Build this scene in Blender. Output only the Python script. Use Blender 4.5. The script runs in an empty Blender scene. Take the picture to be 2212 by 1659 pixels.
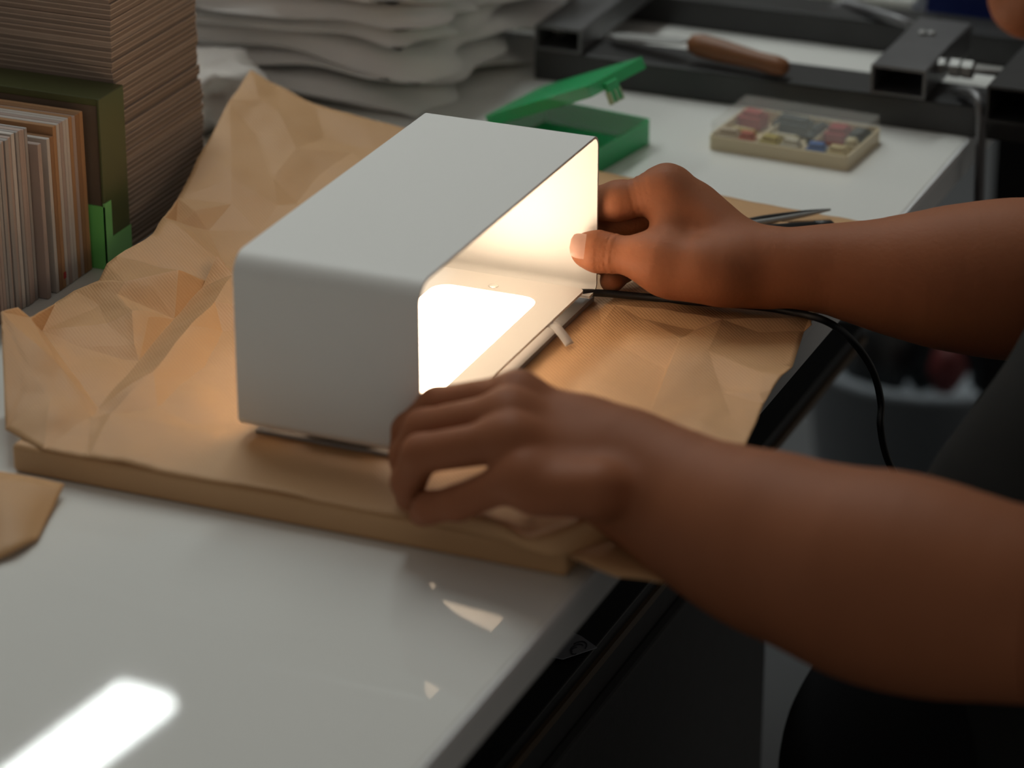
import bpy, bmesh, math, random
import numpy as np
from mathutils import Vector, Matrix, noise
from mathutils.geometry import delaunay_2d_cdt
random.seed(7)
scene = bpy.context.scene
COL = scene.collection

# ------------------------------------------------------------------ camera
F = 7000.0                                   # focal length in pixels of a 2212 wide frame
YAW, PIT = -0.398763, 0.416565
CAM = np.array([0.698221, -1.304707, 0.699151])
FW = np.array([math.sin(YAW)*math.cos(PIT), math.cos(YAW)*math.cos(PIT), -math.sin(PIT)])
RT = np.array([math.cos(YAW), -math.sin(YAW), 0.0])
UP = np.cross(RT, FW)
cam_data = bpy.data.cameras.new('camera')
cam = bpy.data.objects.new('camera', cam_data)
COL.objects.link(cam)
cam.matrix_world = Matrix(((RT[0], UP[0], -FW[0], CAM[0]), (RT[1], UP[1], -FW[1], CAM[1]),
                           (RT[2], UP[2], -FW[2], CAM[2]), (0, 0, 0, 1)))
cam_data.sensor_width = 36.0
cam_data.lens = F/2212*36
cam_data.clip_start = 0.05
cam_data.dof.use_dof = True
cam_data.dof.focus_distance = 1.79
cam_data.dof.aperture_fstop = 5.4
scene.camera = cam

# ------------------------------------------------------------------ world, exposure
world = bpy.data.worlds.new('world'); scene.world = world
world.use_nodes = True
bgn = world.node_tree.nodes['Background']
bgn.inputs[0].default_value = (1.0, 0.92, 0.82, 1)
bgn.inputs[1].default_value = 0.165
vs = scene.view_settings
vs.view_transform = 'Standard'; vs.look = 'None'; vs.gamma = 1; vs.use_curve_mapping = False
vs.exposure = 0.0
TUBE_STRENGTH = 25.0
PANEL_STRENGTH = 12.0

# ------------------------------------------------------------------ helpers
def ray(px, py):
    return FW + RT*(px-1106)/F - UP*(py-829.5)/F
def U(px, py, x=None, y=None, z=None, d=None):
    """the point of the place that stands at this spot of the photograph, on a given plane"""
    v = ray(px, py)
    if x is not None: t = (x-CAM[0])/v[0]
    elif y is not None: t = (y-CAM[1])/v[1]
    elif z is not None: t = (z-CAM[2])/v[2]
    else: t = d
    return Vector(CAM + t*v)

MATS = {}
def mat(name, col, rough=0.5, metal=0.0, spec=0.5, noise_amt=0.0, noise_scale=40.0, bump=0.0, bump_scale=300.0,
        emit=None, estr=0.0, trans=0.0, alpha=1.0, sss=0.0, ior=1.5, stripes=0.0, stripe_scale=900.0, coat=0.0):
    m = bpy.data.materials.new(name); m.use_nodes = True
    nt = m.node_tree; b = nt.nodes['Principled BSDF']
    b.inputs['Base Color'].default_value = (*col, 1)
    b.inputs['Roughness'].default_value = rough
    b.inputs['Metallic'].default_value = metal
    b.inputs['Specular IOR Level'].default_value = spec
    b.inputs['IOR'].default_value = ior
    b.inputs['Transmission Weight'].default_value = trans
    b.inputs['Alpha'].default_value = alpha
    b.inputs['Coat Weight'].default_value = coat
    if sss:
        b.inputs['Subsurface Weight'].default_value = sss
        b.inputs['Subsurface Radius'].default_value = (0.012, 0.004, 0.002)
        b.inputs['Subsurface Scale'].default_value = 0.35
    if emit:
        b.inputs['Emission Color'].default_value = (*emit, 1)
        b.inputs['Emission Strength'].default_value = estr
    tc = nt.nodes.new('ShaderNodeTexCoord')
    if noise_amt:
        n = nt.nodes.new('ShaderNodeTexNoise'); n.inputs['Scale'].default_value = noise_scale
        n.inputs['Detail'].default_value = 5
        nt.links.new(tc.outputs['Object'], n.inputs['Vector'])
        mx = nt.nodes.new('ShaderNodeMix'); mx.data_type = 'RGBA'
        mx.inputs[6].default_value = (*[c*(1-noise_amt) for c in col], 1)
        mx.inputs[7].default_value = (*[min(1, c*(1+noise_amt)) for c in col], 1)
        nt.links.new(n.outputs['Fac'], mx.inputs[0])
        nt.links.new(mx.outputs[2], b.inputs['Base Color'])
    last = None
    if bump:
        n2 = nt.nodes.new('ShaderNodeTexNoise'); n2.inputs['Scale'].default_value = bump_scale
        n2.inputs['Detail'].default_value = 6
        nt.links.new(tc.outputs['Object'], n2.inputs['Vector'])
        bp = nt.nodes.new('ShaderNodeBump'); bp.inputs['Strength'].default_value = bump
        bp.inputs['Distance'].default_value = 0.001
        nt.links.new(n2.outputs['Fac'], bp.inputs['Height']); last = bp
    if stripes:
        w = nt.nodes.new('ShaderNodeTexWave'); w.inputs['Scale'].default_value = stripe_scale
        w.wave_type = 'BANDS'; w.bands_direction = 'DIAGONAL'; w.inputs['Distortion'].default_value = 0.3
        nt.links.new(tc.outputs['Object'], w.inputs['Vector'])
        bp = nt.nodes.new('ShaderNodeBump'); bp.inputs['Strength'].default_value = stripes
        bp.inputs['Distance'].default_value = 0.0006
        nt.links.new(w.outputs['Fac'], bp.inputs['Height'])
        if last: nt.links.new(last.outputs[0], bp.inputs['Normal'])
        last = bp
    if last: nt.links.new(last.outputs[0], b.inputs['Normal'])
    MATS[name] = m
    return m

def meshobj(name, verts, faces, material, parent=None, smooth=False):
    me = bpy.data.meshes.new(name)
    me.from_pydata([tuple(v) for v in verts], [], [tuple(f) for f in faces])
    me.update()
    if smooth: me.polygons.foreach_set('use_smooth', [True]*len(me.polygons))
    o = bpy.data.objects.new(name, me); COL.objects.link(o)
    if material: me.materials.append(material)
    if parent: o.parent = parent
    return o
def bmobj(name, bm, material, parent=None, smooth=False, recalc=True):
    if recalc: bmesh.ops.recalc_face_normals(bm, faces=bm.faces[:])
    me = bpy.data.meshes.new(name); bm.to_mesh(me); bm.free()
    if smooth: me.polygons.foreach_set('use_smooth', [True]*len(me.polygons))
    o = bpy.data.objects.new(name, me); COL.objects.link(o)
    if material: me.materials.append(material)
    if parent: o.parent = parent
    return o
def tag(o, label=None, cat=None, group=None, kind=None):
    if label: o['label'] = label
    if cat: o['category'] = cat
    if group: o['group'] = group
    if kind: o['kind'] = kind
    return o
def thing(name, loc, label, cat, group=None, rz=0.0):
    o = bpy.data.objects.new(name, None); COL.objects.link(o)
    o.empty_display_size = 0.02
    o.location = loc; o.rotation_euler = (0, 0, rz)
    return tag(o, label, cat, group)
def addbox(bm, x0, x1, y0, y1, z0, z1, bev=0.0, seg=2, M=None):
    r = bmesh.ops.create_cube(bm, size=1.0)
    vs_ = r['verts']
    for v in vs_:
        v.co = Vector((x0+(v.co.x+.5)*(x1-x0), y0+(v.co.y+.5)*(y1-y0), z0+(v.co.z+.5)*(z1-z0)))
    if bev:
        es = list({e for v in vs_ for e in v.link_edges})
        rr = bmesh.ops.bevel(bm, geom=es, offset=bev, segments=seg, profile=0.5, affect='EDGES')
        vs_ = rr['verts']
        vs_ = list({v for f in rr['faces'] for v in f.verts} | set(vs_))
    if M is not None:
        # all verts connected to this island
        seen = set(vs_); stack = list(vs_)
        while stack:
            v = stack.pop()
            for e in v.link_edges:
                w = e.other_vert(v)
                if w not in seen: seen.add(w); stack.append(w)
        for v in seen: v.co = M @ v.co
def box(name, x0, x1, y0, y1, z0, z1, material, parent=None, bev=0.0, seg=2, M=None):
    bm = bmesh.new(); addbox(bm, x0, x1, y0, y1, z0, z1, bev, seg, M)
    return bmobj(name, bm, material, parent)
def tube_mesh(bm, pts, rad, n=10, cap=True):
    pts = [Vector(p) for p in pts]; rings = []
    rads = rad if isinstance(rad, (list, tuple)) else [rad]*len(pts)
    nrm = None
    for i, p in enumerate(pts):
        t = (pts[min(i+1, len(pts)-1)]-pts[max(i-1, 0)]).normalized()
        if nrm is None:
            a = Vector((0, 0, 1)) if abs(t.z) < .9 else Vector((1, 0, 0))
            nrm = (a-t*a.dot(t)).normalized()
        else: nrm = (nrm-t*nrm.dot(t)).normalized()
        bn = t.cross(nrm)
        rings.append([bm.verts.new(p+(nrm*math.cos(2*math.pi*k/n)+bn*math.sin(2*math.pi*k/n))*rads[i]) for k in range(n)])
    for a, b in zip(rings, rings[1:]):
        for k in range(n): bm.faces.new((a[k], a[(k+1) % n], b[(k+1) % n], b[k]))
    if cap:
        bm.faces.new(rings[0][::-1]); bm.faces.new(rings[-1])
def catmull(pts, n=8):
    pts = [Vector(p) for p in pts]; out = []
    P_ = [pts[0]*2-pts[1]]+pts+[pts[-1]*2-pts[-2]]
    for i in range(1, len(P_)-2):
        p0, p1, p2, p3 = P_[i-1:i+3]
        for k in range(n):
            t = k/n
            out.append(.5*((2*p1)+(p2-p0)*t+(2*p0-5*p1+4*p2-p3)*t*t+(3*p1-p0-3*p2+p3)*t**3))
    out.append(pts[-1]); return out
def tube(name, pts, rad, material, parent=None, n=10, spline=0):
    if spline:
        if isinstance(rad, (list, tuple)):
            rad = [float(q) for q in np.interp(np.linspace(0, len(pts)-1, (len(pts)-1)*spline+1), range(len(pts)), rad)]
        pts = catmull(pts, spline)
    bm = bmesh.new(); tube_mesh(bm, pts, rad, n)
    return bmobj(name, bm, material, parent, smooth=True)
def hollow_tube(name, x0, x1, y0, y1, z0, z1, axis, wall, material, parent):
    """a rectangular steel section, open at both ends, along axis 'x' or 'y'"""
    bm = bmesh.new()
    if axis == 'y':
        A = [(x0, z0), (x1, z0), (x1, z1), (x0, z1)]; B = [(x0+wall, z0+wall), (x1-wall, z0+wall), (x1-wall, z1-wall), (x0+wall, z1-wall)]
        mk = lambda p, e: (p[0], e, p[1]); e0, e1 = y0, y1
    else:
        A = [(y0, z0), (y1, z0), (y1, z1), (y0, z1)]; B = [(y0+wall, z0+wall), (y1-wall, z0+wall), (y1-wall, z1-wall), (y0+wall, z1-wall)]
        mk = lambda p, e: (e, p[0], p[1]); e0, e1 = x0, x1
    o = [[bm.verts.new(mk(p, e)) for p in A] for e in (e0, e1)]
    i = [[bm.verts.new(mk(p, e)) for p in B] for e in (e0, e1)]
    for k in range(4):
        l = (k+1) % 4
        bm.faces.new((o[0][k], o[0][l], o[1][l], o[1][k])); bm.faces.new((i[0][k], i[1][k], i[1][l], i[0][l]))
        for e in (0, 1): bm.faces.new((o[e][k], i[e][k], i[e][l], o[e][l]))
    edges = [e for e in bm.edges if all(v in o[0]+o[1] for v in e.verts) and abs((e.verts[0].co-e.verts[1].co).length) > .1]
    bmesh.ops.bevel(bm, geom=edges, offset=0.0012, segments=2, profile=.5, affect='EDGES')
    return bmobj(name, bm, material, parent)

# ------------------------------------------------------------------ materials
m_table = mat('white_glass', (.78, .785, .755), rough=.025, noise_amt=.015, noise_scale=9, coat=.0)
m_slab = mat('table_side', (.72, .75, .76), rough=.35)
m_black = mat('black_steel', (.012, .012, .013), rough=.45, noise_amt=.2)
m_cab = mat('charcoal_panel', (.045, .047, .05), rough=.75, noise_amt=.15, noise_scale=120, bump=.2, bump_scale=900)
m_trim = mat('brown_trim', (.10, .065, .035), rough=.5)
m_floor = mat('floor_paint', (.10, .105, .11), rough=.4, noise_amt=.25, noise_scale=4)
m_wall = mat('wall_paint', (.20, .20, .20), rough=.9, noise_amt=.05)
m_kraft = mat('kraft_paper', (.55, .325, .16), rough=.55, noise_amt=.06, noise_scale=14, stripes=.16, stripe_scale=240, bump=.25, bump_scale=120, spec=.35)
def add_creases(m, scale=11.0, strength=.22, dist=.004):
    nt = m.node_tree; b = nt.nodes['Principled BSDF']
    tc = nt.nodes.new('ShaderNodeTexCoord')
    nz = nt.nodes.new('ShaderNodeTexNoise'); nz.inputs['Scale'].default_value = 6
    mixv = nt.nodes.new('ShaderNodeMix'); mixv.data_type = 'VECTOR'; mixv.inputs[0].default_value = .12
    nt.links.new(tc.outputs['Object'], nz.inputs['Vector'])
    nt.links.new(tc.outputs['Object'], mixv.inputs[4]); nt.links.new(nz.outputs['Color'], mixv.inputs[5])
    vo = nt.nodes.new('ShaderNodeTexVoronoi'); vo.feature = 'F1'; vo.inputs['Scale'].default_value = scale
    nt.links.new(mixv.outputs[1], vo.inputs['Vector'])
    bp = nt.nodes.new('ShaderNodeBump'); bp.inputs['Strength'].default_value = strength; bp.inputs['Distance'].default_value = dist
    nt.links.new(vo.outputs['Distance'], bp.inputs['Height'])
    old = b.inputs['Normal'].links[0].from_node
    nt.links.new(bp.outputs[0], old.inputs['Normal'] if not old.inputs['Normal'].links else old.inputs['Normal'].links[0].from_node.inputs['Normal'])
add_creases(m_kraft)
m_kraft_pad = mat('kraft_wrap', (.53, .31, .145), rough=.55, noise_amt=.08, noise_scale=20, spec=.35)
m_lamp = mat('white_powder_coat', (.80, .80, .775), rough=.5, bump=.05, bump_scale=1600)
m_plate = mat('white_plate', (.80, .79, .76), rough=.45)
m_panel = mat('lit_diffuser', (.9, .85, .8), rough=.4, emit=(1, .75, .53), estr=PANEL_STRENGTH)
m_base = mat('aluminium_rail', (.38, .37, .36), rough=.5, metal=.2)
m_rail = mat('grey_rail', (.30, .285, .27), rough=.75, spec=.2)
m_screw = mat('bright_steel', (.75, .74, .72), rough=.25, metal=1)
m_tab = mat('white_pull_tab', (.82, .80, .77), rough=.6)
m_cord = mat('black_rubber', (.012, .013, .014), rough=.45)
m_skin = mat('skin', (.31, .115, .054), rough=.58, noise_amt=.10, noise_scale=35, bump=.25, bump_scale=420, sss=.12, spec=.16)
m_nail = mat('fingernail', (.58, .33, .25), rough=.3, spec=.5)
m_nailw = mat('fingernail_moon', (.62, .40, .32), rough=.35)
m_lip = mat('lips', (.42, .15, .11), rough=.4)
m_shirt = mat('charcoal_cotton', (.011, .012, .012), rough=.95, noise_amt=.1, bump=.3, bump_scale=900, spec=.2)
m_pants = mat('black_cotton', (.006, .006, .007), rough=.95, spec=.15)
m_hair = mat('black_hair', (.01, .009, .008), rough=.5)
m_eye = mat('eye_white', (.75, .73, .7), rough=.2)

# ------------------------------------------------------------------ room
def struct(o): o['kind'] = 'structure'; return o
struct(box('floor', -2.6, 2.4, -2.4, 4.2, -.80, -.75, m_floor))
struct(box('wall_back', -2.6, 2.4, 4.2, 4.3, -.80, 1.95, m_wall))

# ceiling fluorescent fixture whose bright diffuser is mirrored in the table glass
m_tube = mat('lit_tube', (.9, .9, .9), rough=.4, emit=(.94, 1.0, .97), estr=TUBE_STRENGTH)
m_fix = mat('fixture_white', (.6, .6, .6), rough=.5)
def ceiling_light(loc, rz, length, width, label):
    t = thing('ceiling_light', loc, label, 'light', 'fluorescent ceiling lights', rz)
    box('housing', -width*.62, width*.62, -length, 0, .015, .07, m_fix, t, bev=.008)
    box('diffuser', -width*.5, width*.5, -length+.03, -.0, 0, .02, m_tube, t, bev=.008)
    for yy in (-length*.2, -length*.8):
        tube('suspension_wire', [(0, yy, .06), (0, yy, .15)], .002, m_fix, t, n=6)
    return t
ceiling_light((-1.562, 2.585, 1.8), math.radians(-5.7), 1.6, .10, 'long fluorescent ceiling light mirrored in the white table top')
ceiling_light((-.35, 1.95, 1.8), math.radians(-5.7), 1.6, .115, 'added unseen fluorescent ceiling light above the far end of the table')  # unseen fixture, added to brighten table and lamp tops from behind
struct(box('ceiling_beam', -2.4, 2.2, 1.2, 1.5, 1.95, 2.0, m_wall))

# ------------------------------------------------------------------ work table
TX = 0.203
t = thing('work_table', (-.35, .2, -.75), 'white glass-topped work table with dark steel underframe', 'table')
def rel(o, parent):
    o.parent = parent; o.matrix_parent_inverse = Matrix.Translation(-parent.location); return o
rel(box('glass_top', -1.0, TX, -.75, 1.25, -.006, 0, m_table, bev=.0012), t)
rel(box('table_side', -.998, TX-.001, -.748, 1.248, -.026, -.0062, m_slab, bev=.001), t)
m_edge = mat('pale_edge_strip', (.80, .81, .82), rough=.3)
rel(box('edge_strip', TX-.0005, TX+.0018, -.75, 1.25, -.0055, -.0008, m_edge), t)
for yy in (-.70, 1.18):
    rel(box('frame_rail', -.94, .13, yy, yy+.04, -.07, -.026, m_black), t)
rel(box('frame_rail', .085, .125, -.70, 1.22, -.07, -.026, m_black), t)
rel(box('frame_rail', -.94, -.90, -.70, 1.22, -.07, -.026, m_black), t)
for xx in (-.94, .085):
    for yy in (-.70, 1.18):
        rel(box('leg', xx, xx+.04, yy, yy+.04, -.75, -.07, m_black), t)

# dark drawer cabinet beneath the table
t = thing('drawer_cabinet', (-.1, .0, -.75), 'charcoal drawer cabinet standing under the white table', 'cabinet')
rel(box('body', -.40, .128, -.62, .47, -.75, -.166, m_cab, bev=.002), t)
rel(box('top_panel', -.405, .130, -.625, .66, -.166, -.155, m_black, bev=.001), t)  # black and run on past the body to stand for deep shade
rel(box('edge_trim', .130, .1325, -.625, .66, -.168, -.163, m_trim), t)
for k, (za, zb) in enumerate(((-.44, -.19), (-.72, -.45))):
    f = rel(box('drawer', .128, .136, -.60, .45, za, zb, m_cab, bev=.002), t)
    h = tube('handle', [(.14, -.12, zb-.05), (.155, -.115, zb-.05), (.155, .115, zb-.05), (.14, .12, zb-.05)], .005, m_black)
    h.parent = f
# a small white paper corner peeping out from under the table top
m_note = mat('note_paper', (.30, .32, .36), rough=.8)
m_ink = mat('note_ink', (.05, .055, .07), rough=.8)
a, b_, c_ = U(1256, 1376, z=-.1535), U(1290, 1400, z=-.1535), U(1216, 1425, z=-.1535)
lo = Vector((.06, .12, -.1535))
bm = bmesh.new()
top = [bm.verts.new(v) for v in (a, b_, c_, c_+Vector((-.05, .0, 0)), a+Vector((-.05, .02, 0)))]
f = bm.faces.new(top); r_ = bmesh.ops.extrude_face_region(bm, geom=[f])
for v in r_['geom']:
    if isinstance(v, bmesh.types.BMVert): v.co.z += .0006
note = tag(bmobj('paper_note', bm, m_note), 'pale paper corner peeping from under the white table top', 'paper')
ctr = U(1250, 1398, z=-.1526)
for k in range(4):
    tube('ink_mark', [ctr+Vector((.004*math.cos(q)*(1-.2*k), .007*math.sin(q)*(1-.2*k)-.002*k, 0)) for q in [i*.35+k for i in range(9)]], .0004, m_ink, note, n=5)

# ------------------------------------------------------------------ kraft wrapped board, kraft sheet
PT = 0.016
t = box('padded_board', -.104, .196, -.047, .40, .0, PT-.0002, m_kraft, bev=.003, seg=3)
tag(t, 'flat padded board wrapped in brown kraft paper under the lamp', 'board')

pp = []   # (px, py, z): creases and edges of the crumpled sheet
pp += [(12, 928, .0168), (1440, 1262, .012)]
for xx in (-.085, -.06, -.03, 0, .03, .06, .09, .12, .15, .18): pp.append((None, Vector((xx, -.0468, .0158)), 0))
pp.append((1330, 1246, .0145)); pp.append(pp.pop(1))
bound_left = [(2, 676, .050), (38, 668, .047), (64, 690, .040), (120, 655, .024), (160, 628, .024), (190, 619, .026), (214, 610, .026), (232, 575, .030), (252, 560, .031), (310, 541, .022), (330, 505, .033), (352, 470, .034), (384, 430, .030), (440, 322, .040), (495, 222, .050), (541, 154, .056), (600, 188, .046), (680, 226, .036), (770, 252, .030), (872, 276, .022)]
back = [(1100, 335, .012), (1300, 372, .010), (1420, 396, .010), (1600, 432, .008), (1740, 458, .005), (1885, 484, .005)]
right = [(1850, 560, .010), (1790, 655, .013), (1775, 668, .016), (1750, 683, .021), (1754, 700, .021), (1737, 716, .017), (1712, 792, .017), (1690, 812, .021), (1668, 842, .020), (1650, 872, .018), (1632, 920, .017), (1610, 966, .017), (1525, 1110, .0165)]
interior = [(195, 905, .0165), (255, 890, .0172), (130, 795, .0295), (60, 800, .032), (110, 860, .0240), (150, 800, .0205), (90, 720, .0225),
            (212, 885, .0166), (300, 785, .0168), (376, 690, .0172), (436, 628, .0175), (484, 575, .0185),
            (240, 893, .0205), (331, 803, .0258), (408, 712, .0272), (464, 652, .0268), (503, 596, .0240), (395, 830, .0180), (470, 745, .0182),
            (175, 755, .020), (230, 700, .026), (285, 672, .031), (320, 690, .026), (255, 640, .027), (215, 665, .022),
            (290, 745, .022), (410, 595, .0215), (330, 620, .030), (270, 610, .032), (385, 585, .035), (470, 557, .030),
            (420, 455, .029), (500, 440, .027), (600, 444, .0215), (380, 492, .022), (450, 500, .020), (560, 500, .0185), (640, 440, .0175),
            (500, 330, .038), (560, 300, .036), (640, 320, .031), (600, 240, .042), (700, 300, .026), (760, 330, .022), (690, 380, .020), (820, 330, .018),
            (470, 250, .048), (560, 215, .048), (590, 385, .027), (500, 385, .034),
            (480, 720, .0170), (440, 800, .0166), (500, 860, .0166), (340, 890, .0166), (470, 940, .0166),
            (1330, 660, .0185), (1430, 668, .0205), (1560, 690, .0225), (1690, 690, .0215), (1500, 715, .0165), (1640, 722, .0165),
            (1470, 733, .0212), (1530, 758, .0210), (1645, 808, .0205), (1440, 800, .0166), (1405, 888, .0195), (1330, 745, .0166), (1300, 700, .0166),
            (1560, 850, .0166), (1480, 905, .0192), (1640, 850, .0200), (1580, 905, .0166), (1390, 690, .0166), (1620, 660, .017),
            (1700, 560, .016), (1560, 560, .0165), (1450, 480, .0165), (1650, 490, .0155), (1300, 480, .0165), (1400, 1020, .0167), (1250, 1000, .0165)]
world_pts = [(py if px is None else U(px, py, z=max(z, .002))) for px, py, z in pp+bound_left+back+right+interior]
# under the lamp the sheet lies flat on the board
for xx in (.0, .05, .1):
    for yy in (.0, .08, .16, .236): world_pts.append(Vector((xx, yy, .0165)))
for xx in (-.05, .04): world_pts.append(Vector((xx, .32, .018 if xx > 0 else .021)))
v2 = [Vector((p.x, p.y)) for p in world_pts]
nF, nL, nB, nR = len(pp), len(bound_left), len(back), len(right)
loop = list(range(0, nF)) + list(range(nF+nL+nB, nF+nL+nB+nR))[::-1] + list(range(nF+nL, nF+nL+nB))[::-1] + list(range(nF, nF+nL))[::-1]
lines = [[(212, 885), (300, 785), (376, 690), (436, 628), (484, 575)], [(240, 893), (331, 803), (408, 712), (464, 652), (503, 596)],
         [(64, 690), (90, 720), (130, 795), (195, 905)], [(252, 560), (270, 610), (330, 620), (385, 585), (470, 557)],
         [(384, 430), (420, 455), (500, 440), (600, 444)], [(1470, 733), (1530, 758), (1645, 808)], [(1470, 733), (1405, 888)], [(1430, 668), (1560, 690), (1690, 690)],
         [(495, 222), (500, 330), (590, 385), (690, 380)]]
flat = pp+bound_left+back+right+interior
find = {(q[0], q[1]): i for i, q in enumerate(flat) if q[0] is not None}
creases = [(find[a], find[b]) for l in lines for a, b in zip(l, l[1:]) if a in find and b in find]
res = delaunay_2d_cdt(v2, creases, [loop], 1, 1e-6)
ov, oe, of = res[0], res[1], res[2]
orig = res[3]
bm = bmesh.new(); bv = []
for i, v in enumerate(ov):
    z = world_pts[orig[i][0]].z if orig[i] else .018
    bv.append(bm.verts.new((v.x, v.y, z)))
for f in of:
    try: bm.faces.new([bv[i] for i in f])
    except ValueError: pass
bmesh.ops.subdivide_edges(bm, edges=bm.edges[:], cuts=7, use_grid_fill=True)
for it in range(1):
    bmesh.ops.smooth_vert(bm, verts=[v for v in bm.verts if not v.is_boundary], factor=.35, use_axis_x=False, use_axis_y=False, use_axis_z=True)
for v in bm.verts:
    p = v.co
    under = -.012 < p.x < .115 and -.04 < p.y < .25
    amp = .0004 if under else (.0026 if p.x < .0 else .0014)
    n1 = abs(noise.noise(Vector((p.x*22, p.y*22, 1.3)))) - .2
    n2 = abs(noise.noise(Vector((p.x*60+3, p.y*48, 7.1)))) - .2
    n3 = abs(noise.noise(Vector((p.x*34+9, p.y*30+2, 4.4))))-.2
    v.co.z += 0 if under else max(-.0003, (n1*1.2+n3*.9+n2*.4)*amp)
for e in bm.edges:
    if len(e.link_faces) == 2 and e.calc_face_angle(0) > .13: e.smooth = False
bmesh.ops.recalc_face_normals(bm, faces=bm.faces[:])
o = bmobj('kraft_paper_sheet', bm, m_kraft, smooth=True)
sm = o.modifiers.new('thickness', 'SOLIDIFY'); sm.thickness = .0004; sm.offset = 1
tag(o, 'large crumpled sheet of brown kraft paper spread under the white lamp', 'paper')

def strip_sheet(name, rows, material, label, thick=.0005, sub=2):
    """a curled piece of paper from rows of points"""
    rows = [catmull(r, 6) for r in rows]
    n = len(rows[0]); cols = [catmull([r[i] for r in rows], 4) for i in range(n)]
    h = len(cols[0]); verts = [c for col in cols for c in col]
    faces = [(i*h+j, (i+1)*h+j, (i+1)*h+j+1, i*h+j+1) for i in range(n-1) for j in range(h-1)]
    o = meshobj(name, verts, faces, material, smooth=True)
    s = o.modifiers.new('thickness', 'SOLIDIFY'); s.thickness = thick; s.offset = 1
    return tag(o, label, 'paper')
# lifted folded paper edge in front of the near hand
strip_sheet('paper_fold', [
    [U(925, 1130, z=.0172), U(1000, 1145, z=.0172), U(1080, 1165, z=.0172), U(1150, 1190, z=.0172), U(1210, 1200, z=.0172), U(1290, 1175, z=.0175), U(1350, 1150, z=.018)],
    [U(930, 1118, z=.021), U(1000, 1112, z=.024), U(1080, 1132, z=.024), U(1140, 1165, z=.022), U(1200, 1152, z=.026), U(1270, 1128, z=.030), U(1330, 1108, z=.033)],
    [U(940, 1100, z=.019), U(1000, 1098, z=.022), U(1080, 1118, z=.022), U(1140, 1150, z=.020), U(1200, 1135, z=.024), U(1270, 1112, z=.028), U(1315, 1095, z=.031)]],
    m_kraft, 'lifted brown paper fold curling up at the front edge beside the near hand')
# scrap of kraft paper lying on the glass at the front left
strip_sheet('paper_scrap', [
    [U(-60, 1010, z=.012), U(0, 1018, z=.011), U(70, 1030, z=.010), U(140, 1045, z=.006)],
    [U(-60, 1090, z=.004), U(0, 1100, z=.010), U(60, 1100, z=.008), U(110, 1110, z=.002)],
    [U(-60, 1225, z=.002), U(0, 1205, z=.003), U(40, 1185, z=.004), U(82, 1165, z=.002)]],
    m_kraft_pad, 'small brown paper scrap on the glass below the front left of the board')

# ------------------------------------------------------------------ lamp
LZ = .024; LW = .10; LD = .236; LH = .092
lamp = thing('lamp', (0, 0, PT+.001), 'white bent-metal box lamp, lit inside, held by both hands', 'lamp')
def arc(cy, cz, r, a0, a1, n=8):
    return [(cy+r*math.cos(math.radians(a0+(a1-a0)*i/n)), cz+r*math.sin(math.radians(a0+(a1-a0)*i/n))) for i in range(n+1)]
rb, rt = .006, .012
prof = [(.016, LZ)] + arc(rb, LZ+rb, rb, 270, 180) + arc(rt, LZ+LH-rt, rt, 180, 90) + arc(LD-.007, LZ+LH-.007, .007, 90, 0) + arc(LD-rb, LZ+rb, rb, 360, 270) + [(LD-.012, LZ)]
def offset(profile, th):
    out = []
    for i, (y, z) in enumerate(profile):
        a = Vector(profile[max(i-1, 0)]); b = Vector(profile[min(i+1, len(profile)-1)])
        d = (b-a).normalized(); out.append((y+d.y*th, z-d.x*th))
    return out
inner = offset(prof, .0015)
bm = bmesh.new()
rings = []
for x in (0, LW):
    rings.append([bm.verts.new((x, y, z)) for y, z in prof]); rings.append([bm.verts.new((x, y, z)) for y, z in inner])
n = len(prof)
for i in range(n-1):
    bm.faces.new((rings[0][i], rings[0][i+1], rings[2][i+1], rings[2][i]))
    bm.faces.new((rings[1][i], rings[3][i], rings[3][i+1], rings[1][i+1]))
    bm.faces.new((rings[0][i], rings[1][i], rings[1][i+1], rings[0][i+1]))
    bm.faces.new((rings[2][i], rings[2][i+1], rings[3][i+1], rings[3][i]))
for i in (0, n-1): bm.faces.new((rings[0][i], rings[2][i], rings[3][i], rings[1][i]))
sh = rel(bmobj('shell', bm, m_lamp, smooth=False), lamp)
for p in sh.data.polygons: p.use_smooth = abs(p.normal.x) < .5
es = [e for e in sh.data.edges]
sh.data.set_sharp_from_angle(angle=math.radians(35))
def rounded_plate(name, x0, x1, y0, y1, z0, z1, r, material, parent, hole=None):
    bm = bmesh.new()
    def rr(x0, x1, y0, y1, r):
        pts = []
        for cx, cy, a in ((x1-r, y1-r, 0), (x0+r, y1-r, 90), (x0+r, y0+r, 180), (x1-r, y0+r, 270)):
            for k in range(7): q = math.radians(a+15*k); pts.append((cx+r*math.cos(q), cy+r*math.sin(q)))
        return pts
    A = rr(x0, x1, y0, y1, r)
    at = [bm.verts.new((*p, z1)) for p in A]; ab = [bm.verts.new((*p, z0)) for p in A]; n = len(A)
    for k in range(n): bm.faces.new((ab[k], ab[(k+1) % n], at[(k+1) % n], at[k]))
    if hole:
        B = rr(*hole)
        bt = [bm.verts.new((*p, z1)) for p in B]; bb = [bm.verts.new((*p, z0)) for p in B]
        for k in range(n):
            l = (k+1) % n
            bm.faces.new((at[k], at[l], bt[l], bt[k])); bm.faces.new((ab[k], bb[k], bb[l], ab[l])); bm.faces.new((bt[k], bt[l], bb[l], bb[k]))
    else:
        bm.faces.new(at); bm.faces.new(ab[::-1])
    return bmobj(name, bm, material, parent)
PZ = .0305
hb = U(1163, 646, z=PZ)
hole = (.020, hb.x+.001, .030, hb.y+.001, .010)
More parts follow.
